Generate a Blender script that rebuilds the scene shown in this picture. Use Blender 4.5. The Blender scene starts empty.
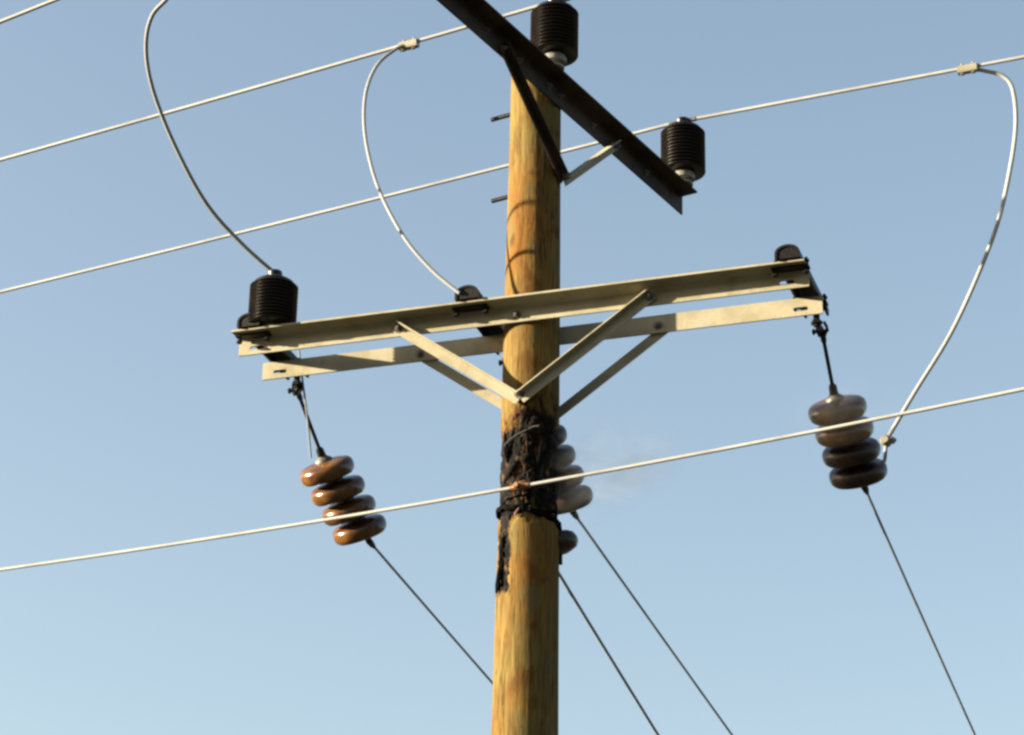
import bpy, bmesh, math, random
from math import radians as R, sin, cos, atan, pi, hypot, sqrt, exp
from mathutils import Vector as V, Matrix, noise

random.seed(7)
S = bpy.context.scene
COL = S.collection
W, H = 1024, 735
S.render.resolution_x, S.render.resolution_y = W, H

# ------------------------------------------------------------------ camera
FPX, DIST = 2700.0, 12.4
PITCH, YAW, ROLL = atan(1233 / FPX), -0.0078, -R(1.18)
CAM = V((0, -DIST, 1.6))
F_ = V((sin(YAW) * cos(PITCH), cos(YAW) * cos(PITCH), sin(PITCH)))
R0 = V((cos(YAW), -sin(YAW), 0)); U0 = R0.cross(F_)
R_ = R0 * cos(ROLL) - U0 * sin(ROLL); U_ = U0 * cos(ROLL) + R0 * sin(ROLL)
cd = bpy.data.cameras.new('camera'); cam = bpy.data.objects.new('camera', cd); COL.objects.link(cam)
cd.sensor_width = 36; cd.lens = 36 * FPX / W; cd.clip_end = 5000; cd.clip_start = .1
Mx = Matrix((R_, U_, -F_)).transposed().to_4x4(); Mx.translation = CAM
cam.matrix_world = Mx
S.camera = cam

# ------------------------------------------------------------------ light
SUN_EL, SUN_AZ_OFF = R(13.5), R(5)          # low evening sun from the left, slightly on the camera's side
to_sun = V((-cos(SUN_AZ_OFF) * cos(SUN_EL), -sin(SUN_AZ_OFF) * cos(SUN_EL), sin(SUN_EL)))
sd = bpy.data.lights.new('sun', 'SUN'); sun = bpy.data.objects.new('sun', sd); COL.objects.link(sun)
sd.energy = 5.0; sd.angle = R(.5); sd.color = (1, .86, .62)
sun.rotation_euler = to_sun.to_track_quat('Z', 'Y').to_euler(); sun.location = (-8, -2, 12)
wd = bpy.data.worlds.new('World'); S.world = wd; wd.use_nodes = True
nt = wd.node_tree; bg = nt.nodes['Background']
sky = nt.nodes.new('ShaderNodeTexSky'); sky.sky_type = 'NISHITA'; sky.sun_disc = False
sky.sun_elevation = SUN_EL; sky.sun_rotation = math.atan2(to_sun.x, to_sun.y)
sky.air_density = 1.08; sky.dust_density = 2.4; sky.ozone_density = .1; sky.altitude = 100
nt.links.new(sky.outputs[0], bg.inputs[0]); bg.inputs[1].default_value = .05
S.view_settings.view_transform = 'Standard'; S.view_settings.look = 'None'
S.view_settings.exposure = 2.54; S.view_settings.gamma = 1
S.cycles.pixel_filter_type = 'BLACKMAN_HARRIS'; S.cycles.filter_width = 2.7

# ------------------------------------------------------------------ helpers
def ray(x, y): return F_ + R_ * ((x - W / 2) / FPX) - U_ * ((y - H / 2) / FPX)
def on_plane(x, y, P0, n):
    d = ray(x, y); return CAM + d * ((V(P0) - CAM).dot(n) / d.dot(n))
def at_y(x, y, Y):
    d = ray(x, y); return CAM + d * ((Y + DIST) / d.y)

def tag(o, label=None, cat=None, group=None, kind=None):
    if label: o['label'] = label
    if cat: o['category'] = cat
    if group: o['group'] = group
    if kind: o['kind'] = kind
    return o
def empty(name, loc, label, cat, group=None):
    o = bpy.data.objects.new(name, None); COL.objects.link(o); o.location = loc; o.empty_display_size = .1
    return tag(o, label, cat, group)
def link(name, bm, mat, parent=None, smooth=True, ang=40):
    bmesh.ops.recalc_face_normals(bm, faces=bm.faces)
    me = bpy.data.meshes.new(name); bm.to_mesh(me); bm.free()
    me.materials.append(mat)
    if smooth:
        me.shade_smooth()
        try: me.set_sharp_from_angle(angle=R(ang))
        except Exception: pass
    o = bpy.data.objects.new(name, me); COL.objects.link(o)
    if parent:
        root = parent
        o.parent = parent
        # geometry is modelled in world space: undo every ancestor's offset
        off = V(); p = parent
        while p: off += V(p.location); p = p.parent
        me.transform(Matrix.Translation(-off))
    return o

def add_tube(bm, pts, r, seg=10, caps=True):
    pts = [V(p) for p in pts]; rr = r if hasattr(r, '__len__') else [r] * len(pts)
    rings = []; t0 = (pts[1] - pts[0]).normalized()
    nrm = t0.orthogonal().normalized()
    for i, p in enumerate(pts):
        t = (pts[min(i + 1, len(pts) - 1)] - pts[max(i - 1, 0)]).normalized()
        nrm = (nrm - t * nrm.dot(t)).normalized(); bn = t.cross(nrm)
        rings.append([bm.verts.new(p + (nrm * cos(2 * pi * k / seg) + bn * sin(2 * pi * k / seg)) * rr[i]) for k in range(seg)])
    for a, b in zip(rings, rings[1:]):
        for k in range(seg): bm.faces.new((a[k], a[(k + 1) % seg], b[(k + 1) % seg], b[k]))
    if caps: bm.faces.new(rings[0]); bm.faces.new(rings[-1])
def add_lathe(bm, base, axis, prof, seg=36):
    """prof: list of (radius, distance along axis)"""
    axis = V(axis).normalized(); base = V(base); n = axis.orthogonal().normalized(); b = axis.cross(n)
    rings = []
    for r, h in prof:
        c = base + axis * h
        if r < 1e-5: rings.append([bm.verts.new(c)])
        else: rings.append([bm.verts.new(c + (n * cos(2 * pi * k / seg) + b * sin(2 * pi * k / seg)) * r) for k in range(seg)])
    for A, B in zip(rings, rings[1:]):
        for k in range(seg):
            k2 = (k + 1) % seg
            if len(A) == 1 and len(B) == 1: continue
            if len(A) == 1: bm.faces.new((A[0], B[k], B[k2]))
            elif len(B) == 1: bm.faces.new((A[k], A[k2], B[0]))
            else: bm.faces.new((A[k], A[k2], B[k2], B[k]))
    if len(rings[0]) > 1: bm.faces.new(rings[0])
    if len(rings[-1]) > 1: bm.faces.new(rings[-1])
def add_prism(bm, prof, p0, p1, ax, ay):
    """extrude a 2-D outline (in directions ax, ay) from p0 to p1"""
    A = [bm.verts.new(V(p0) + ax * x + ay * y) for x, y in prof]
    B = [bm.verts.new(V(p1) + ax * x + ay * y) for x, y in prof]
    n = len(prof)
    for k in range(n): bm.faces.new((A[k], A[(k + 1) % n], B[(k + 1) % n], B[k]))
    bm.faces.new(A); bm.faces.new(B)
def add_hex(bm, p, axis, r, h): add_lathe(bm, p, axis, [(r * .85, 0), (r, .002), (r, h * .8), (r * .8, h)], 6)

# ------------------------------------------------------------------ materials
def mat(name, base, rough=.6, metal=0., bump=0., bscale=40, var=0., vscale=8, stretch=(1, 1, 1), col2=None, spec=.5, cov=(.42, .62)):
    m = bpy.data.materials.new(name); m.use_nodes = True; t = m.node_tree; b = t.nodes['Principled BSDF']
    b.inputs['Roughness'].default_value = rough; b.inputs['Metallic'].default_value = metal
    b.inputs['Specular IOR Level'].default_value = spec
    tc = t.nodes.new('ShaderNodeTexCoord'); mp = t.nodes.new('ShaderNodeMapping'); mp.inputs['Scale'].default_value = stretch
    t.links.new(tc.outputs['Object'], mp.inputs[0])
    n1 = t.nodes.new('ShaderNodeTexNoise'); n1.inputs['Scale'].default_value = vscale; n1.inputs['Detail'].default_value = 6
    t.links.new(mp.outputs[0], n1.inputs[0])
    rp = t.nodes.new('ShaderNodeValToRGB'); rp.color_ramp.elements[0].position, rp.color_ramp.elements[1].position = cov
    if name != 'dry_grass_ground': base = tuple(c * .45 for c in base); col2 = col2 and tuple(c * .45 for c in col2)   # overall reflectance
    c2 = col2 or tuple(c * (1 - var) for c in base)
    rp.color_ramp.elements[0].color = (*c2, 1); rp.color_ramp.elements[1].color = (*base, 1)
    t.links.new(n1.outputs[0], rp.inputs[0]); t.links.new(rp.outputs[0], b.inputs['Base Color'])
    if bump:
        n2 = t.nodes.new('ShaderNodeTexNoise'); n2.inputs['Scale'].default_value = bscale; n2.inputs['Detail'].default_value = 5
        t.links.new(mp.outputs[0], n2.inputs[0])
        bp = t.nodes.new('ShaderNodeBump'); bp.inputs['Strength'].default_value = bump; bp.inputs['Distance'].default_value = .01
        t.links.new(n2.outputs[0], bp.inputs['Height']); t.links.new(bp.outputs[0], b.inputs['Normal'])
    return m
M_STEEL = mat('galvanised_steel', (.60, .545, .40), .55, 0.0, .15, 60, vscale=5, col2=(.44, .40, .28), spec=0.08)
M_STEEL_SHADED = mat('shaded_brown_steel', (.075, .045, .030), .6, .0, .25, 50, vscale=7, col2=(.03, .02, .015), spec=0.15)  # shade of the upper arm put into a darker steel colour
M_DARKSTEEL = mat('dark_bracket_steel', (.012, .010, .010), .5, .2, .2, 60, vscale=9, col2=(.008, .007, .007), spec=0.15)
M_BOLT = mat('bolt_zinc', (.24, .22, .20), .45, .3, .1, 60, var=.4, spec=0.3)
M_BLACK = mat('dark_glazed_ribs', (.012, .006, .005), .35, 0, .05, 80, var=.4, spec=0.3)
M_BASE = mat('cast_insulator_base', (.42, .41, .37), .5, .1, .1, 60, var=.3, spec=0.2)
M_PORC = mat('brown_glazed_porcelain', (.23, .105, .024), .20, 0, .04, 30, vscale=9, col2=(.10, .036, .011), spec=0.45)
M_SOOT = mat('sooty_porcelain', (.060, .026, .017), .3, 0, .1, 30, vscale=12, col2=(.018, .011, .009), spec=0.28)
M_CAP = mat('insulator_cap_iron', (.20, .185, .15), .5, .3, .2, 60, var=.5, vscale=20)
M_ROD = mat('link_rod_steel', (.05, .05, .055), .45, .5, .1, 60, var=.3, spec=0.2)
M_WIRE = mat('bare_aluminium_strand', (.56, .57, .56), .5, .1, 0, 120, var=.12, vscale=3, spec=0.2)
M_WIRE2 = mat('jumper_aluminium_strand', (.42, .44, .46), .65, .0, 0, 120, var=.15, vscale=3, spec=0.15)
M_TAP = mat('dull_dark_conductor', (.38, .43, .52), .6, .0, 0, 120, var=.2, vscale=3, spec=0.2)
M_COPPER = mat('bronze_clamp', (.35, .15, .06), .4, .3, .2, 60, var=.4, vscale=30)
M_CLAMP = mat('alloy_clamp', (.45, .42, .32), .35, .2, .1, 60, var=.2)
M_CHAR = mat('charcoal', (.012, .010, .010), .85, 0, .8, 60, vscale=30, col2=(.005, .005, .005), spec=0.02)
M_SPLINT = mat('raw_split_wood', (.26, .10, .03), .75, 0, .4, 60, vscale=20, col2=(.12, .04, .015), stretch=(3, 3, .4))
M_GROUND = mat('dry_grass_ground', (.035, .035, .018), .95, 0, .6, 3, vscale=.6, col2=(.018, .024, .011))

def weather(m, brown=(.10, .055, .025), scale=16, lo=.62, hi=.78, amt=.55, stretch=(1, 1, 2.2)):
    t = m.node_tree; N = t.nodes; L = t.links; b = N['Principled BSDF']; src = b.inputs['Base Color'].links[0].from_socket
    tc = N.new('ShaderNodeTexCoord'); mp = N.new('ShaderNodeMapping'); mp.inputs['Scale'].default_value = stretch; L.new(tc.outputs['Object'], mp.inputs[0])
    n = N.new('ShaderNodeTexNoise'); n.inputs['Scale'].default_value = scale; n.inputs['Detail'].default_value = 7; n.inputs['Roughness'].default_value = .65; L.new(mp.outputs[0], n.inputs[0])
    r = N.new('ShaderNodeMapRange'); L.new(n.outputs[0], r.inputs[0]); r.inputs[1].default_value = lo; r.inputs[2].default_value = hi; r.inputs[3].default_value = 0; r.inputs[4].default_value = amt
    x = N.new('ShaderNodeMix'); x.data_type = 'RGBA'; L.new(r.outputs[0], x.inputs[0]); L.new(src, x.inputs[6]); x.inputs[7].default_value = (*brown, 1); L.new(x.outputs[2], b.inputs['Base Color'])
weather(M_STEEL, lo=.57, hi=.74, amt=.45)
weather(M_STEEL, (.10, .10, .09), 5, .52, .70, .35, (1, 1, 1))
weather(M_PORC, (.03, .016, .010), 14, .5, .7, .6, (1, 1, 1))
weather(M_BLACK, (.020, .012, .009), 18, .5, .7, .6, (1, 1, 1))
weather(M_WIRE, (.10, .10, .10), 2.5, .5, .7, .5, (1, 1, 1))
def pole_material():
    m = bpy.data.materials.new('weathered_pole_wood'); m.use_nodes = True; t = m.node_tree; N = t.nodes; L = t.links
    b = N['Principled BSDF']; b.inputs['Roughness'].default_value = .78; b.inputs['Specular IOR Level'].default_value = .06
    tc = N.new('ShaderNodeTexCoord')
    def noise_(scale, stretch, detail=6, dist=0.):
        mp = N.new('ShaderNodeMapping'); mp.inputs['Scale'].default_value = stretch; L.new(tc.outputs['Object'], mp.inputs[0])
        n = N.new('ShaderNodeTexNoise'); n.inputs['Scale'].default_value = scale; n.inputs['Detail'].default_value = detail
        n.inputs['Distortion'].default_value = dist; L.new(mp.outputs[0], n.inputs[0]); return n
    def ramp(src, stops):
        r = N.new('ShaderNodeValToRGB'); e = r.color_ramp.elements
        e[0].position, e[0].color = stops[0][0], (*stops[0][1], 1); e[1].position, e[1].color = stops[-1][0], (*stops[-1][1], 1)
        for p, c in stops[1:-1]:
            x = e.new(p); x.color = (*c, 1)
        L.new(src, r.inputs[0]); return r
    def mix(f, a, c, mode='MIX'):
        x = N.new('ShaderNodeMix'); x.data_type = 'RGBA'; x.blend_type = mode
        if isinstance(f, float): x.inputs[0].default_value = f
        else: L.new(f, x.inputs[0])
        L.new(a, x.inputs[6])
        if isinstance(c, tuple): x.inputs[7].default_value = (*c, 1)
        else: L.new(c, x.inputs[7])
        return x.outputs[2]
    grain = noise_(14, (5, 5, .35), 8, .6)
    patch = noise_(2.2, (1.6, 1.6, .9), 5)
    blot = noise_(7, (1.4, 1.4, .7), 5, .5)
    fine = noise_(60, (4, 4, .25), 4)
    g = ramp(grain.outputs[0], [(.28, (.085, .060, .020)), (.5, (.185, .132, .045)), (.72, (.28, .215, .088))])
    c = mix(ramp(patch.outputs[0], [(.42, (0, 0, 0)), (.66, (.75, .75, .75))]).outputs[0], g.outputs[0], (.215, .092, .018))
    c = mix(ramp(blot.outputs[0], [(.34, (.8, .8, .8)), (.45, (0, 0, 0))]).outputs[0], c, (.15, .13, .065))
    c = mix(ramp(blot.outputs[0], [(.56, (0, 0, 0)), (.68, (.7, .7, .7))]).outputs[0], c, (.115, .05, .014))
    # drying checks: thin dark vertical cracks
    crack = noise_(9, (7, 7, .22), 3, .2)
    cr = ramp(crack.outputs[0], [(.475, (0, 0, 0)), (.5, (1, 1, 1)), (.525, (0, 0, 0))])
    mk = ramp(noise_(3, (2, 2, .5), 2).outputs[0], [(.42, (0, 0, 0)), (.52, (1, 1, 1))])
    mm = N.new('ShaderNodeMath'); mm.operation = 'MULTIPLY'; L.new(cr.outputs[0], mm.inputs[0]); L.new(mk.outputs[0], mm.inputs[1])
    c = mix(mm.outputs[0], c, (.035, .018, .008))
    # knots
    vo = N.new('ShaderNodeTexVoronoi'); vo.inputs['Scale'].default_value = 3.1
    mp = N.new('ShaderNodeMapping'); mp.inputs['Scale'].default_value = (1.6, 1.6, 1.0); L.new(tc.outputs['Object'], mp.inputs[0])
    dn_ = noise_(12, (1, 1, .6), 3); va = N.new('ShaderNodeVectorMath'); va.operation = 'MULTIPLY_ADD'; va.inputs[1].default_value = (.12, .12, .12)
    L.new(dn_.outputs['Color'], va.inputs[0]); L.new(mp.outputs[0], va.inputs[2]); L.new(va.outputs[0], vo.inputs[0])
    kn = ramp(vo.outputs['Distance'], [(.07, (.75, .75, .75)), (.16, (0, 0, 0))])
    c = mix(kn.outputs[0], c, (.075, .036, .012))
    # burn mark stored on the mesh
    at = N.new('ShaderNodeAttribute'); at.attribute_name = 'char'
    ch = noise_(20, (1.3, 1.3, .45), 6, .6)
    a1 = N.new('ShaderNodeMath'); a1.operation = 'MULTIPLY_ADD'; L.new(ch.outputs[0], a1.inputs[0]); a1.inputs[1].default_value = 1.3; a1.inputs[2].default_value = -.78
    a2 = N.new('ShaderNodeMath'); a2.operation = 'ADD'; L.new(a1.outputs[0], a2.inputs[0]); am = N.new('ShaderNodeMath'); am.operation = 'MULTIPLY'; am.inputs[1].default_value = .71; L.new(at.outputs['Fac'], am.inputs[0]); L.new(am.outputs[0], a2.inputs[1])
    sc = ramp(a2.outputs[0], [(.18, (0, 0, 0)), (.42, (.9, .9, .9))])
    c = mix(sc.outputs[0], c, (.05, .017, .006))
    bk = ramp(a2.outputs[0], [(.38, (0, 0, 0)), (.52, (1, 1, 1))])
    cc = ramp(noise_(40, (1, 1, .6), 5).outputs[0], [(.42, (.004, .004, .005)), (.60, (.014, .012, .014)), (.74, (.07, .065, .065))])
    c = mix(bk.outputs[0], c, cc.outputs[0])
    one = N.new('ShaderNodeRGB'); one.outputs[0].default_value = (.56, .54, .455, 1)
    c = mix(1.0, c, one.outputs[0], 'MULTIPLY')
    L.new(c, b.inputs['Base Color'])
    ad = N.new('ShaderNodeMath'); ad.operation = 'MULTIPLY_ADD'; L.new(mm.outputs[0], ad.inputs[0]); ad.inputs[1].default_value = -1.2; L.new(fine.outputs[0], ad.inputs[2])
    bp = N.new('ShaderNodeBump'); bp.inputs['Strength'].default_value = .5; bp.inputs['Distance'].default_value = .006
    L.new(ad.outputs[0], bp.inputs['Height']); L.new(bp.outputs[0], b.inputs['Normal'])
    return m
M_POLE = pole_material()

# ------------------------------------------------------------------ ground
bm = bmesh.new()
for a in range(24):
    pass
n = 110; vs = [[None] * (n + 1) for _ in range(n + 1)]
def gcoord(i): s = (i / n * 2 - 1); return 2500 * s * abs(s) ** 2
for i in range(n + 1):
    for j in range(n + 1):
        x, y = gcoord(i), gcoord(j)
        d = hypot(x, y); z = .25 * noise.noise(V((x * .08, y * .08, 0))) * min(1, d / 6)
        # ground raised into an unseen ring of hills, added to block the horizon glow
        t = min(1, max(0, (d - 60) / 340)); t = t * t * (3 - 2 * t)
        z += t * (60 + 14 * noise.noise(V((x * .004, y * .004, 3))) + 3 * noise.noise(V((x * .03, y * .03, 5))))
        vs[i][j] = bm.verts.new((x, y, z))
for i in range(n):
    for j in range(n): bm.faces.new((vs[i][j], vs[i + 1][j], vs[i + 1][j + 1], vs[i][j + 1]))
tag(link('ground', bm, M_GROUND), kind='structure')

# ------------------------------------------------------------------ frame of the pole top
A18 = R(18)
uL = V((cos(A18), -sin(A18), 0)); nL = V((-sin(A18), -cos(A18), 0)); bL = -nL       # lower arms: along, towards camera, away
A31 = R(31)
vU = V((sin(A31), cos(A31), 0)); mU = V((cos(A31), -sin(A31), 0))                  # upper arm: along (away), out to the right
UP = V((0, 0, 1))
C25 = R(25); wD = V((cos(C25), -sin(C25), 0)); wN = V((-sin(C25), -cos(C25), 0))    # line wires

def pole_r(z): return .1595 - .0078 * (z - 5.34)
POLE_TOP = 8.98
pole = empty('utility_pole', (0, 0, 0), 'tall pale wooden utility pole with charred band and three steel crossarms', 'utility pole')

# burn shape: amount of charring as a function of height and bearing (bearing 0 = towards camera, negative = left)
def zpix(y): return on_plane(525, y, (0, 0, 0), V((0, 1, 0))).z
Z1, Z2 = zpix(417), zpix(524)
ZT = zpix(598)
def char_amt(th, z, p):
    k = 0.
    e = noise.noise(p * 9) * .06 + noise.noise(p * 25) * .04
    top = Z1 + .06 * sin(th * 2 + 1) + e; bot = Z2 - .01 + .02 * sin(th * 3) + e * .8
    k = min((top - z) / .09, (z - bot) / .055); k = max(0, min(1, .5 + k * .5))
    # tongue of char down the left edge and a scorched streak above
    dth = (th + 1.08 + noise.noise(p * 14) * .15) / .50
    if z < Z2 + .1:
        q = 1 - dth * dth; q = min(q, (z - ZT) / .07 + .2); k = max(k, max(0, min(1, .5 + q * .8)))
    dt2 = (th - .15 - (z - Z1) * .6) / .5
    if z > Z1 - .1: k = max(k, max(0, min(.62, 1.0 - dt2 * dt2 - (z - Z1) / .16)))
    return k
bm = bmesh.new(); cl = bm.verts.layers.float.new('char')
zs = [-.6, 0, 1, 2, 3, 4, 4.6]
z = 5.0
while z < 5.9: zs.append(z); z += .05
while z < 7.2: zs.append(z); z += .0085
while z < POLE_TOP: zs.append(z); z += .04
zs.append(POLE_TOP)
SEG = 120; rings = []
for z in zs:
    ring = []
    for k in range(SEG):
        th = 2 * pi * k / SEG - pi                     # 0 = towards camera (-y), negative = left
        d = V((sin(th), -cos(th), 0)); p = V((d.x * .15, d.y * .15, z))
        c = char_amt(th, z, p) if 5.9 < z < 7.2 else 0.
        r = pole_r(z) * (1 + .012 * noise.noise(V((d.x * 1.2, d.y * 1.2, z * 1.4))) + .006 * noise.noise(V((d.x * 6, d.y * 6, z * .8))))
        if c > .3:
            q = min(1, (c - .3) / .5)
            # alligatored charcoal: blocky scales split by deep cracks, lumps burned out between them
            P3 = V((d.x * 8.5, d.y * 8.5, z * 22)); f1, f2 = noise.voronoi(P3)[0][:2]
            crack = max(0, 1 - (f2 - f1) / .16)
            r += q * (-.008 - .010 * crack - .022 * max(0, noise.noise(p * 8 + V((2, 1, 0)))) + .007 * noise.noise(p * 30) + .010 * max(0, noise.noise(p * 17)))
        v = bm.verts.new((d.x * r, d.y * r, z)); v[cl] = c; ring.append(v)
    rings.append(ring)
for A, B in zip(rings, rings[1:]):
    for k in range(SEG): bm.faces.new((A[k], A[(k + 1) % SEG], B[(k + 1) % SEG], B[k]))
bm.faces.new(rings[0]); 
ctr = bm.verts.new((0, 0, POLE_TOP + .035))
for k in range(SEG): bm.faces.new((rings[-1][k], rings[-1][(k + 1) % SEG], ctr))
shaft = link('shaft', bm, M_POLE, pole, ang=50)

# splinters and peeling charcoal
def splinter(px, py, off, length, w, tilt, m, name='charred_splinter'):
    P = on_plane(px, py, V((0, -off, 0)), V((0, -1, 0)))
    bm = bmesh.new(); d = V((sin(tilt), -.12, cos(tilt))).normalized()
    pts = [P + d * length * t + V((.006 * noise.noise(P * 7 + V((t * 3, 0, 0))), 0, 0)) for t in (-.5, -.2, .1, .35, .5)]
    add_tube(bm, pts, [w * .5, w, w * .9, w * .6, w * .1], 6)
    return link(name, bm, m, pole, False)
for a in ((502, 555, .075, .20, .016, .04), (498, 580, .06, .13, .013, .08), (506, 447, .10, .16, .014, -.1), (540, 452, .14, .18, .013, .15),
          (520, 506, .145, .13, .014, 1.3), (546, 512, .12, .12, .014, 1.5), (512, 470, .125, .15, .012, .5), (530, 436, .15, .12, .010, -.5)):
    splinter(*a, M_CHAR)
for a in ((519, 484, .150, .085, .013, 1.2), (517, 511, .150, .05, .009, .5), (527, 488, .152, .05, .008, 1.0)):
    splinter(*a, M_SPLINT, 'split_wood')
bm = bmesh.new()
add_tube(bm, [on_plane(x, y, (0, -.155, 0), V((0, -1, 0))) for x, y in ((504, 446), (510, 440), (517, 435), (525, 431), (533, 427), (539, 426))], .006, 6)
link('burnt_strand', bm, M_BOLT, pole)

# ------------------------------------------------------------------ crossarms (rolled angle, built as two legs and a fillet)
TH = .010
def angle_prof(leg_h, flange, t):           # x = outwards, y = up ; corner at (0,0) top inside
    return [(0, 0), (flange, 0), (flange, -t), (t + .006, -t), (t + .0015, -t - .002), (t, -t - .007), (t, -leg_h), (0, -leg_h)]
Z_LT, Z_LB = 7.547, 7.449
ROFF = .152
def hex_part(parent, P, axis, r=.016, h=.016, name='bolt'):
    bm = bmesh.new(); add_lathe(bm, P, axis, [(r * 1.45, 0), (r * 1.45, .003)], 16); add_hex(bm, P + axis * .003, axis, r, h)
    add_tube(bm, [P + axis * .01, P + axis * (h + .012)], r * .5, 8)
    return link(name, bm, M_BOLT, parent, ang=30)
def slot_cut(o, centers, ax, up, out, L=.075, Hh=.022):
    """punch rounded slots through the arm with a boolean whose cutter is deleted afterwards"""
    for c in centers:
        bm = bmesh.new(); pr = []
        for k in range(16):
            a = 2 * pi * k / 16; sx = (L / 2 - Hh / 2) * (1 if cos(a) > 0 else -1)
            pr.append((cos(a) * Hh / 2 + sx, sin(a) * Hh / 2))
        off = V((0, 0, 0)); p = o.parent
        while p: off += V(p.location); p = p.parent
        add_prism(bm, pr, c - out * .03 - off, c + out * .03 - off, ax, up)
        bmesh.ops.recalc_face_normals(bm, faces=bm.faces)
        me = bpy.data.meshes.new('t'); bm.to_mesh(me); bm.free(); cu = bpy.data.objects.new('t', me); COL.objects.link(cu)
        md = o.modifiers.new('b', 'BOOLEAN'); md.operation = 'DIFFERENCE'; md.object = cu; md.solver = 'EXACT'
        dg = bpy.context.evaluated_depsgraph_get(); new = bpy.data.meshes.new_from_object(o.evaluated_get(dg))
        o.modifiers.clear(); new.name = o.data.name; o.data = new
        bpy.data.objects.remove(cu, do_unlink=True)
def lower_arm(side, flange, ua, ub, bolts_u):
    out = nL * side
    P = out * ROFF
    bm = bmesh.new()
    add_prism(bm, angle_prof(Z_LT - Z_LB, flange, TH), P + uL * ua + UP * Z_LT, P + uL * ub + UP * Z_LT, out, UP)
    o = link('crossarm', bm, M_STEEL, pole, False)
    zc = (Z_LT + Z_LB) / 2 - .012
    slot_cut(o, [P + uL * (ua + .10) + UP * zc, P + uL * (ub - .11) + UP * zc], uL, UP, out)
    for q in bolts_u:
        hex_part(o, P + out * TH + uL * q + UP * zc, out)
    return o
armF = lower_arm(1, .118, -1.545, 1.468, (-.03,))
tag(armF, 'front lower steel angle crossarm, shaded above with a sunlit lower lip')
armB = lower_arm(-1, .105, -1.545, 1.468, ())
tag(armB, 'rear lower steel angle crossarm with pale sunlit face')
# heads of the brace and arm bolts that show on the rear arm's sunlit side
for q in (-.66, .62): hex_part(armB, nL * (-ROFF) + uL * q + UP * 7.49, nL, .017, .014)

def brace(parent, Pa, Pb, upside, out, leg=.052, fl=.050, t=.006, m=M_STEEL, label=None):
    """angle brace from Pa (pole) to Pb (arm); its outstanding flange runs along the upper edge"""
    d = (Pb - Pa).normalized(); up = out.cross(d).normalized()
    if up.z < 0: up = -up
    bm = bmesh.new()
    pr = [(0, leg / 2), (fl, leg / 2), (fl, leg / 2 - t), (t, leg / 2 - t), (t, -leg / 2), (0, -leg / 2)]
    add_prism(bm, pr, Pa - d * .035, Pb + d * .02, out, up)
    o = link('brace', bm, m, parent, False)
    if label: o['label'] = label
    return o
zb = 7.035
for arm, side in ((armF, 1), (armB, -1)):
    out = nL * side; base = out * (ROFF + TH + .002)
    for s, ub in ((-1, -.66), (1, .67)):
        pbase = base + out * (.008 if s > 0 else 0)
        B = brace(pole, pbase + uL * (s * .035 + .0) + UP * zb, pbase + uL * ub + UP * 7.487, 1, out)
        hex_part(B, pbase + out * .006 + uL * ub + UP * 7.487, out)
    hex_part(pole, base + out * .014 + UP * (zb + .01), out, .019, .02)

# upper arm
Z_UT, Z_UB = 8.862, 8.738
UOFF = .138
bm = bmesh.new()
add_prism(bm, angle_prof(Z_UT - Z_UB, .105, TH), mU * UOFF - vU * 1.76 + UP * Z_UT, mU * UOFF + vU * 1.385 + UP * Z_UT, mU, UP)
armU = link('crossarm', bm, M_STEEL_SHADED, pole, False)
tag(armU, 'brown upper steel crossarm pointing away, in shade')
for q in (-1.25, -.75, -.42, -.12, .0, .35, .62, .95):
    hex_part(armU, mU * (UOFF + TH) + vU * q + UP * 8.80, mU, .012, .010)
hz = 8.325
for s, q in ((-1, -.60), (1, .565)):
    pb = mU * (UOFF + TH + .002 + (.008 if s > 0 else 0))
    B = brace(pole, pb + vU * (.03 + s * .03) + UP * hz, pb + vU * q + UP * 8.772, 1, mU, .048, .046, .006, M_STEEL_SHADED if s < 0 else M_STEEL)  # near brace takes the colour with shade in it, far brace plain steel
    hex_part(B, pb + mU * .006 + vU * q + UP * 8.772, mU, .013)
hex_part(pole, mU * (UOFF + .028) + vU * .03 + UP * (hz + .005), mU, .019, .025)
# through bolts poking out on the far side of the pole
for zz, q, L_ in ((8.30, .03, .15), (8.775, .0, .15)):
    bm = bmesh.new(); e = -mU * (pole_r(zz) - .01) + vU * q + UP * zz
    add_tube(bm, [e, e - mU * L_], .012, 8); add_hex(bm, e - mU * .012, -mU, .018, .014)
    link('through_bolt', bm, M_DARKSTEEL, pole)

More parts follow.
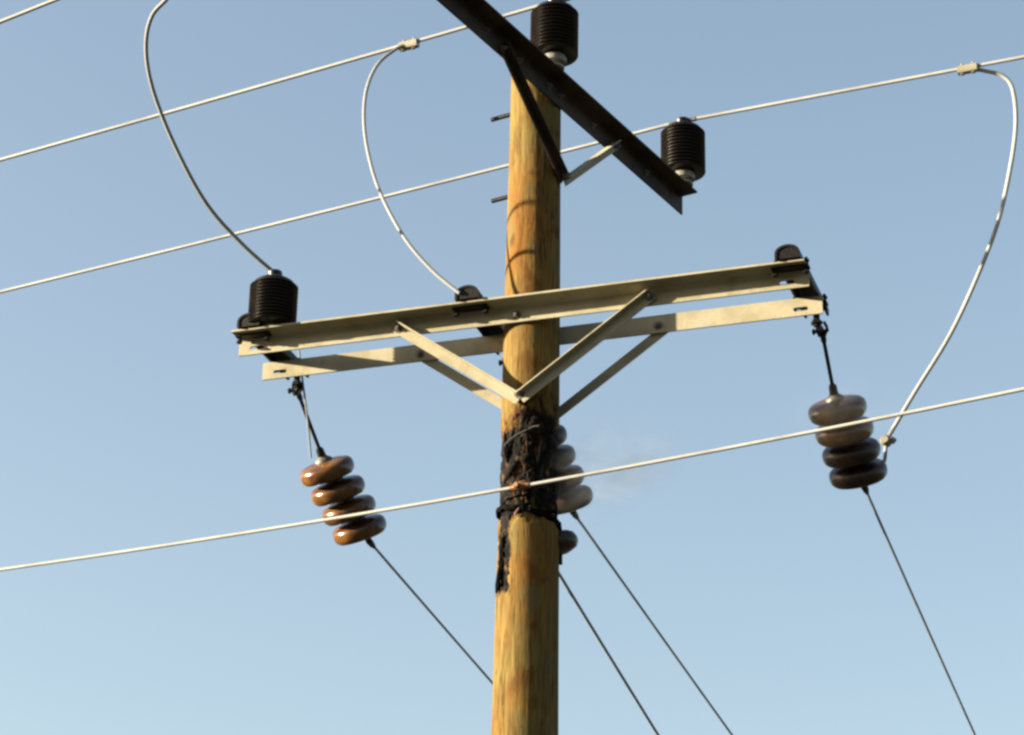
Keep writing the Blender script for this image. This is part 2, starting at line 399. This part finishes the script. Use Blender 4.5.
# dead-end brackets laid across the two lower arms
BR_H = .075
def bracket(uc, front=.29, back=.40, w=.125, label=None):
    bm = bmesh.new(); c0 = uL * uc + UP * (Z_LT + .004)
    out = []; inn = []
    for k in range(15):
        a = pi * k / 14; out.append((-cos(a) * w / 2, .03 + sin(a) * (BR_H - .03)))
        inn.append((cos(a) * (w / 2 - .012), .03 + sin(a) * (BR_H - .042)))
    pr = [(-w / 2 - .0, 0)] + out + [(w / 2, 0), (w / 2 - .012, 0)] + inn + [(-w / 2 + .012, 0)]
    add_prism(bm, pr, c0 + nL * front, c0 - nL * back, uL, UP)
    o = link('dead_end_bracket', bm, M_DARKSTEEL, pole, True, 50)
    # solid end block just inside the near end, saddle plates and clamp bolts
    bm = bmesh.new(); pr2 = [(x * .86, y * .86 + .002) for x, y in out]; pr2 = [(-w / 2 * .86, .002)] + pr2 + [(w / 2 * .86, .002)]
    add_prism(bm, pr2, c0 + nL * (front - .006), c0 + nL * (front - .04), uL, UP); link('end_block', bm, M_DARKSTEEL, o, False)
    for s in (1, -1):
        cc = c0 + nL * (s * (ROFF + .065)) + UP * 0
        bm = bmesh.new()
        pr3 = [(-w / 2 - .03, 0), (w / 2 + .03, 0), (w / 2 + .03, .012), (-w / 2 - .03, .012)]
        add_prism(bm, [(x, y) for x, y in pr3], c0 - UP * .026 + nL * (s * (ROFF + .035)), c0 - UP * .026 + nL * (s * (ROFF + .085)), uL, UP)
        for e in (-1, 1):
            P = c0 + nL * (s * (ROFF + .06)) + uL * (e * (w / 2 + .015))
            add_tube(bm, [P - UP * .05, P + UP * .03], .008, 8); add_hex(bm, P - UP * .055, UP, .016, .014); add_hex(bm, P + UP * .004, UP, .016, .016)
        link('clamp_plate', bm, M_DARKSTEEL, o, False)
    return o
BR_U = (-1.445, -.255, 1.39)
brks = [bracket(q) for q in BR_U]

# neutral dead-end at the foot of the burn: strap bolt and a sooty disc insulator on the pole's far right side
zband = zpix(529)
P = V((cos(R(20)), sin(R(20)), 0)); rb = pole_r(zband)
bm = bmesh.new()
add_tube(bm, [P * (rb - .05) + UP * (zband + .01), P * (rb + .0) + UP * (zband + .01), P * (rb + .03) + UP * (zband - .0), P * (rb + .02) + UP * (zband - .05)], .014, 8)
add_tube(bm, [P * (rb + .015) + UP * (zband + .03), P * (rb + .02) + UP * (zband - .16)], .010, 8)
hk = link('neutral_bracket', bm, M_DARKSTEEL, pole)
bm = bmesh.new(); dn = V((.28, .25, -1)).normalized()
add_lathe(bm, P * (rb - .010) + UP * (zband + .005), dn, [(.03, 0), (.06, .004), (.086, .018), (.100, .045), (.100, .070), (.086, .094), (.060, .106), (.036, .115), (.0, .12)], 32)
link('neutral_insulator', bm, M_SOOT, hk, True, 60)
# charred remains of a strap around the pole, lumpy and broken
bm = bmesh.new(); rb = pole_r(zband)
K = 90; rings = []
for k in range(K + 1):
    a = -2.3 + 3.9 * k / K; d = V((sin(a), -cos(a), 0)); t = noise.noise(d * 4) * .012; zc = zpix(520) - .035 * sin(a) + t
    hh = .016 + .010 * noise.noise(d * 6 + V((3, 0, 0))) ; ro = rb + .008 + .006 * noise.noise(d * 13)
    rings.append([bm.verts.new(d * (rb - .02) + UP * (zc - hh)), bm.verts.new(d * ro + UP * (zc - hh * .8)), bm.verts.new(d * (ro + .003) + UP * (zc + hh * .6)), bm.verts.new(d * (rb - .02) + UP * (zc + hh))])
for A_, B_ in zip(rings, rings[1:]):
    for k in range(4): bm.faces.new((A_[k], A_[(k + 1) % 4], B_[(k + 1) % 4], B_[k]))
bm.faces.new(rings[0]); bm.faces.new(rings[-1])
link('burnt_strap', bm, M_CHAR, pole, False)

# ------------------------------------------------------------------ post insulators
def post_insulator(base, label, h_base=.075, rr=.127, hs=.265):
    o = empty('post_insulator', base, label, 'insulator', 'black ribbed post insulators')
    b = V(base)
    bm = bmesh.new()
    add_lathe(bm, b, UP, [(.055, 0), (.055, .012), (.036, .02), (.036, .03), (.064, .035), (.068, .06), (.06, h_base), (.05, h_base + .01)], 28)
    link('metal_base', bm, M_BASE, o)
    prof = [(.05, h_base)]; n = 12
    for i in range(n):
        z0 = h_base + .005 + hs * i / n; d = hs / n
        prof += [(rr - .016, z0), (rr - .002, z0 + d * .12), (rr, z0 + d * .28), (rr - .004, z0 + d * .45), (rr - .016, z0 + d * .75)]
    zt = h_base + .005 + hs
    prof += [(rr - .016, zt), (rr * .82, zt + .012), (rr * .60, zt + .03), (rr * .36, zt + .042), (.036, zt + .044), (.034, zt + .055), (.040, zt + .062), (.036, zt + .08), (0, zt + .084)]
    bm = bmesh.new(); add_lathe(bm, b, UP, prof, 48); link('ribbed_body', bm, M_BLACK, o, True, 60)
    return o, b + UP * (zt + .07)
UI_M = UOFF + .068
i1, top1 = post_insulator(mU * UI_M + vU * 1.285 + UP * Z_UT, 'black ribbed insulator on the far right tip of the upper crossarm')
i2, top2 = post_insulator(mU * UI_M - vU * .165 + UP * Z_UT, 'black ribbed insulator on the upper crossarm right above the pole')
i3, top3 = post_insulator(mU * UI_M - vU * 1.64 + UP * Z_UT, 'black ribbed insulator on the near upper left end of the upper crossarm')
P4 = on_plane(272, 331, (0, 0, Z_LT), UP)
P4 = nL * (ROFF + .06) + uL * (P4.dot(uL)) + UP * Z_LT
i4, top4 = post_insulator(P4, 'black ribbed insulator standing on the left end of the lower crossarms', .018, hs=.235)

# ------------------------------------------------------------------ wires
def smooth(pts, n=14):
    pts = [V(p) for p in pts]; P = [pts[0] * 2 - pts[1]] + pts + [pts[-1] * 2 - pts[-2]]; out = []
    for i in range(1, len(P) - 2):
        for k in range(n):
            t = k / n; a, b, c, d = P[i - 1:i + 3]
            out.append(.5 * ((2 * b) + (c - a) * t + (2 * a - 5 * b + 4 * c - d) * t * t + (3 * b - a - 3 * c + d) * t ** 3))
    out.append(pts[-1]); return out
def span(P, Q, L=42.0, reach=38.0, n=60, D=None):
    """sagging half of a span leaving P through Q, in the vertical plane that holds both; D = horizontal direction"""
    h = V((Q.x - P.x, Q.y - P.y, 0)); s1 = h.length; h.normalize()
    k = (Q.z - P.z) / (s1 * (1 - s1 / L))
    return [P + h * s + UP * (k * s * (1 - s / L)) for s in [reach * (i / n) ** 1.5 for i in range(n + 1)]]
def line_wire(top, pl, pr, label, r=.0102, m=M_WIRE, name='line_wire'):
    L_ = on_plane(*pl, top, wN); 
    left = span(top, L_)
    if pr: Rr = on_plane(*pr, top, wN)
    else:
        h = wD; Rr = top + wD * 5 + UP * -.12
    right = span(top, Rr)
    bm = bmesh.new(); add_tube(bm, list(reversed(left)) + right[1:], r, 8)
    o = link(name, bm, m); tag(o, label, 'wire', 'overhead line wires')
    print('WIRE', label[:20], L_, Rr)
    # darker preformed tie around the insulator head
    bm = bmesh.new()
    add_tube(bm, [left[1], top, right[1]], r * 1.3, 8)
    link('tie_wrap', bm, M_BOLT, o)
    return o, left, right
w1, l1, r1 = line_wire(top1, (0, 292), (1024, 57), 'pale bare wire over the far right insulator, crossing behind the pole')
w2, l2, r2 = line_wire(top2, (0, 160), None, 'pale bare wire tied to the insulator above the pole top')
w3, l3, r3 = line_wire(top3, (0, 22), None, 'pale bare wire crossing the upper left corner of the picture')

# low wire across the pole face
cx = on_plane(524, 488, wN * .185, wN)
bm = bmesh.new()
pts = [on_plane(x, y, cx, wN) for x, y in ((0, 570), (250, 531), (500, 491), (524, 487.5), (800, 432), (1024, 390))]
# parabola through the measured points, carried on to both sides
xs = [(p - cx).dot(wD) for p in pts]; zz_ = [p.z for p in pts]
def quadfit(xs, ys):
    S0 = len(xs); s1 = sum(xs); s2 = sum(x ** 2 for x in xs); s3 = sum(x ** 3 for x in xs); s4 = sum(x ** 4 for x in xs)
    A = Matrix(((s4, s3, s2), (s3, s2, s1), (s2, s1, S0))); B = V((sum(y * x * x for x, y in zip(xs, ys)), sum(y * x for x, y in zip(xs, ys)), sum(ys)))
    return A.inverted() @ B
qa, qb, qc = quadfit(xs, zz_); print('LOW', qa, qb, qc)
qa = min(max(qa, .0), .006)
add_tube(bm, [cx + wD * s + UP * (qa * s * s + qb * s + qc - cx.z) for s in [-34 + 68 * i / 136 for i in range(137)]], .0092, 8)
low = link('line_wire', bm, M_WIRE); tag(low, 'lowest pale bare wire, passing in front of the charred band of the pole', 'wire', 'overhead line wires')
bm = bmesh.new()
s0 = -.07
c = lambda s: cx + wD * s + UP * (qa * s * s + qb * s + qc - cx.z)
add_tube(bm, [c(-.075), c(-.03), c(.03)], [.014, .021, .014], 10); add_tube(bm, [c(-.03) - wN * .02, c(-.03) + wN * .03], .010, 8); add_hex(bm, c(-.03) + wN * .022, wN, .016, .014)
link('tie_clamp', bm, M_COPPER, low)

def pg_clamp(P, d, m=M_CLAMP, parent=None, L_=.11):
    d = d.normalized(); side = d.cross(UP).normalized(); up = side.cross(d)
    bm = bmesh.new(); pr = [(-.016, -.022), (.016, -.022), (.022, -.010), (.022, .014), (.010, .024), (-.010, .024), (-.022, .014), (-.022, -.010)]
    add_prism(bm, pr, P - d * L_ / 2 - up * .008, P + d * L_ / 2 - up * .008, side, up)
    for s in (-.28, .28):
        add_tube(bm, [P + d * L_ * s - up * .035, P + d * L_ * s + up * .03], .007, 8); add_hex(bm, P + d * L_ * s - up * .038, up, .013, .012)
    return link('wire_clamp', bm, m, parent, True, 30)

def depth_curve(A, B, pix, n=12):
    """jumper: A and B are real points; in between it hangs through the measured sight lines, its distance eased from A to B"""
    pts = [A]; T = len(pix) + 1
    ya, yb = (A - CAM).dot(F_), (B - CAM).dot(F_)
    for i, (x, y, t) in enumerate(pix):
        d = ray(x, y); pts.append(CAM + d * (ya + (yb - ya) * t))
    pts.append(B); return smooth(pts, n)
def on_wire(side, top, x):
    """point of a built wire that shows at picture column x"""
    best = min(side_pts(side), key=lambda p: abs(col(p) - x)); return best
def col(p): d = p - CAM; return W / 2 + FPX * d.dot(R_) / d.dot(F_)
def side_pts(side):
    out = []
    for a, b in zip(side, side[1:]):
        for k in range(20): out.append(a.lerp(b, k / 20))
    return [p for p in out if (p - CAM).dot(F_) > 2]

# ------------------------------------------------------------------ dead-end insulator strings
DISC_R = .150
def disc(parent, P, ax, m, first=False, cap=M_CAP):
    bm = bmesh.new()
    add_lathe(bm, P, ax, [(.030, .028), (.056, .030), (.085, .033), (.112, .038), (.134, .045), (.147, .057), (DISC_R + .003, .074), (DISC_R + .003, .096), (.147, .116), (.134, .129), (.121, .131),
                          (.112, .116), (.104, .108), (.10, .120), (.090, .122), (.084, .108), (.070, .106), (.064, .120), (.052, .120), (.044, .102), (0, .102)], 48)
    o = link('disc', bm, m, parent, True, 60)
    bm = bmesh.new()
    add_lathe(bm, P, ax, [(0, -.004), (.022, -.002), (.03, .006), (.034, .010), (.046, .018), (.052, .030), (.050, .042)], 24)
    add_tube(bm, [P + ax * .098, P + ax * .148], .011, 8)
    link('disc_cap', bm, cap, o, True, 50)
    return o
taps = []
def string(ib, Apx, Dpx, Epx, label, mats, wlabel, Spx, nd=4, off_end=.0):
    """Apx hook, Dpx first disc's cap, Epx wire end (all seen on the vertical plane of this tap wire)"""
    c0 = uL * (BR_U[ib] + off_end)
    P0 = c0; n = uL
    A = on_plane(*Apx, P0, n); D_ = on_plane(*Dpx, P0, n); E = on_plane(*Epx, P0, n)
    # the string's true length fixes how far beyond the first cap its wire end hangs
    LS = nd * .130 + .045; e = ray(*Epx); w_ = CAM - D_; qa_, qb_, qc_ = e.dot(e), 2 * e.dot(w_), w_.dot(w_) - LS * LS
    E = CAM + e * ((-qb_ + sqrt(max(0, qb_ * qb_ - 4 * qa_ * qc_))) / (2 * qa_))
    print('STRING', label[:20], A, D_, E, (E - D_).length)
    o = empty('insulator_string', A, label, 'insulator', 'dead-end insulator strings')
    # hook hardware: eye bolt, shackle, rod
    far = c0 + nL * -.385 + UP * (Z_LT - .01)
    bm = bmesh.new()
    add_tube(bm, [far + UP * .03, far - UP * .045], .017, 8); add_hex(bm, far - UP * .035, UP, .030, .022)
    add_tube(bm, smooth([far - UP * .04, (far - UP * .04).lerp(A, .5) + uL * .008, A], 4), .013, 8)
    for s in (-1, 1):
        add_tube(bm, smooth([A + UP * .05 + uL * s * .012, A + UP * .01 + uL * s * .026, A - UP * .03 + uL * s * .012], 5), .008, 6)
    add_tube(bm, [A - uL * .045, A + uL * .035], .008, 8); add_hex(bm, A - uL * .05, uL, .016, .014)
    link('shackle', bm, M_DARKSTEEL, o)
    dr = (D_ - A).normalized()
    bm = bmesh.new(); add_tube(bm, [A - dr * .005, A + dr * .05, A + dr * .07, D_ - dr * .06, D_ - dr * .045, D_ + dr * .0], [.014, .016, .0105, .0105, .022, .024], 10); link('link_rod', bm, M_ROD, o)
    ax = (E - D_).normalized(); step = .136; used = nd * step
    ln = (E - D_).length; step = .130
    for i in range(nd):
        dax = (ax * .68 + V((0, .12, -1)) * .32).normalized()      # ball-and-socket caps let the discs sag toward level
        disc(o, D_ + ax * (i * step), dax, mats[i % len(mats)])
    q = D_ + ax * (nd * step)
    # strain clamp
    tapd = None
    S_ = on_plane(*Spx, E, n); td = (S_ - E).normalized()
    bm = bmesh.new(); add_tube(bm, [q - ax * .01, E, E + td * .05, E + td * .09], [.012, .02, .017, .009], 8); link('strain_clamp', bm, M_DARKSTEEL, o)
    pts = span(E, S_, L=70, reach=60)
    bm = bmesh.new(); add_tube(bm, pts, .0078, 8); w = link('tap_wire', bm, M_TAP); tag(w, wlabel, 'wire', 'tap wires running down and away')
    taps.append(pts)
    return o, A, E, td
sL = string(0, (297, 390), (322, 456), (369, 541), 'glossy brown four-disc insulator string hanging under the left arm ends', [M_PORC], 'thin dark wire leaving the left insulator string, running down behind the pole', (488, 678))
sM = string(1, (508, 362), (535, 424), (573, 512), 'sooty disc insulator string half hidden behind the charred pole', [M_SOOT], 'thin dark wire leaving the smoking insulator string behind the pole', (732, 735))
sR = string(2, (822, 331), (834, 394), (864, 486), 'smoke-veiled brown disc insulator string hanging under the right arm ends', [M_PORC, M_PORC, M_SOOT, M_SOOT], 'thin dark wire leaving the right insulator string toward the lower right corner', (975, 735))

# neutral wire from the pole band
bm = bmesh.new()
K0 = on_plane(552, 562, bL * .10, wN); P0n = on_plane(558, 572, V((.12, .12, 0)), uL)
E0 = on_plane(545, 551, P0n, uL); S0 = on_plane(658, 735, P0n, uL); print('NEUTRAL', P0n, E0, S0)
add_tube(bm, [V((E0.x - .02, E0.y - .05, E0.z + .05))] + span(E0, S0, L=70, reach=60), .0085, 8)
w = link('tap_wire', bm, M_TAP); tag(w, 'thin dark wire starting at the pole just below the charred band', 'wire', 'tap wires running down and away')

# jumpers
def jumper(pts, r, m, label):
    bm = bmesh.new(); add_tube(bm, pts, r, 8); o = link('jumper_wire', bm, m); return tag(o, label, 'wire', 'jumper wires')
a = on_wire(l3, top3, 200); b = top4
jp = depth_curve(a, b, [(172, -8, .05), (152, 16, .12), (146, 48, .2), (153, 90, .32), (175, 146, .5), (206, 203, .72), (241, 243, .90)])
j = jumper(jp, .0115, M_WIRE2, 'grey jumper looping down to the insulator at the left crossarm end'); pg_clamp(a, wD, parent=j)
t0 = P4 + bL * .10 + uL * .12 + UP * .0
qd = on_plane(312, 457, uL * BR_U[0] + uL * -.0, uL)
bm = bmesh.new(); s_ = on_plane(304, 400, uL * (BR_U[0] + .03), uL)
add_tube(bm, smooth([on_plane(299, 350, uL * (BR_U[0] + .03), uL), on_plane(302, 376, uL * (BR_U[0] + .03), uL), on_plane(307, 415, uL * (BR_U[0] + .03), uL), on_plane(311, 458, uL * (BR_U[0] + .01), uL)], 6), .0055, 6)
link('jumper_tail', bm, M_WIRE2, j)
a = on_wire(l2, top2, 408); b = uL * (BR_U[1] - .035) + nL * .295 + UP * (Z_LT + .035)
jp = depth_curve(a, b, [(396, 49, .03), (378, 64, .1), (367, 88, .2), (364, 118, .32), (368, 152, .45), (380, 192, .6), (404, 237, .78), (432, 270, .9)])
j = jumper(jp, .0095, M_WIRE2, 'grey jumper looping down to the bracket left of the pole'); pg_clamp(a, wD, parent=j, L_=.11)
a = on_wire(r1, top1, 968)
E = sR[1 + 1]; b = on_plane(886, 441, E, nL)
jp = depth_curve(a, b, [(985, 71, .05), (1003, 76, .1), (1013, 90, .16), (1016, 125, .26), (1010, 170, .4), (998, 222, .52), (978, 275, .65), (950, 335, .78), (915, 392, .9)])
j = jumper(jp, .0115, M_WIRE, 'pale jumper looping down the right edge to the right insulator string'); pg_clamp(a, wD, parent=j)
bm = bmesh.new(); add_tube(bm, smooth([b, on_plane(884, 462, E, nL), on_plane(874, 478, E, nL), E], 6), .010, 8); link('jumper_tail', bm, M_TAP, j)
bm = bmesh.new(); add_lathe(bm, b - wN * .03, wN, [(.02, 0), (.030, .012), (.030, .045), (.02, .06)], 12); add_tube(bm, [b - uL * .02, b + uL * .055], .010, 8); add_hex(bm, b + uL * .03, uL, .02, .016)
link('wire_clamp', bm, M_CLAMP, j)

# ------------------------------------------------------------------ smoke
def smoke(name, center, size, rot, dens, label, seed):
    bm = bmesh.new(); bmesh.ops.create_icosphere(bm, subdivisions=3, radius=1)
    me = bpy.data.meshes.new(name); bm.to_mesh(me); bm.free(); me.shade_smooth()
    o = bpy.data.objects.new(name, me); COL.objects.link(o); o.location = center; o.scale = size; o.rotation_euler = rot
    m = bpy.data.materials.new(name + '_volume'); m.use_nodes = True; t = m.node_tree; N = t.nodes; L = t.links
    N.remove(N['Principled BSDF']); pv = N.new('ShaderNodeVolumePrincipled'); L.new(pv.outputs[0], N['Material Output'].inputs['Volume'])
    pv.inputs['Color'].default_value = (.80, .77, .72, 1); pv.inputs['Anisotropy'].default_value = .1
    tc = N.new('ShaderNodeTexCoord'); ln = N.new('ShaderNodeVectorMath'); ln.operation = 'LENGTH'; L.new(tc.outputs['Object'], ln.inputs[0])
    fall = N.new('ShaderNodeMapRange'); fall.interpolation_type = 'SMOOTHERSTEP'; L.new(ln.outputs['Value'], fall.inputs[0])
    fall.inputs[1].default_value = 1.0; fall.inputs[2].default_value = .1; fall.inputs[3].default_value = 0; fall.inputs[4].default_value = 1
    mp = N.new('ShaderNodeMapping'); L.new(tc.outputs['Object'], mp.inputs[0]); mp.inputs['Location'].default_value = (seed, 0, 0)
    mp.inputs['Scale'].default_value = (1.3, 1.3, 1.3)
    ns = N.new('ShaderNodeTexNoise'); ns.inputs['Scale'].default_value = 1.6; ns.inputs['Detail'].default_value = 3; ns.inputs['Distortion'].default_value = 1.0; L.new(mp.outputs[0], ns.inputs[0])
    mr = N.new('ShaderNodeMapRange'); L.new(ns.outputs[0], mr.inputs[0]); mr.inputs[1].default_value = .40; mr.inputs[2].default_value = .68; mr.inputs[3].default_value = .0; mr.inputs[4].default_value = 1.0
    mu = N.new('ShaderNodeMath'); mu.operation = 'MULTIPLY'; L.new(mr.outputs[0], mu.inputs[0]); L.new(fall.outputs[0], mu.inputs[1])
    m2 = N.new('ShaderNodeMath'); m2.operation = 'MULTIPLY'; L.new(mu.outputs[0], m2.inputs[0]); m2.inputs[1].default_value = dens; L.new(m2.outputs[0], pv.inputs['Density'])
    me.materials.append(m); return tag(o, label, 'smoke', kind='stuff')
smoke('smoke', at_y(608, 470, .02), (.52, .36, .32), (0, R(-24), 0), 1.25, 'thin pale smoke drifting right from the charred pole', 3.1)
smoke('smoke', at_y(846, 412, -.30), (.40, .24, .24), (0, R(-10), 0), 0.2, 'thin grey smoke veiling the top discs of the right insulator string', 8.4)
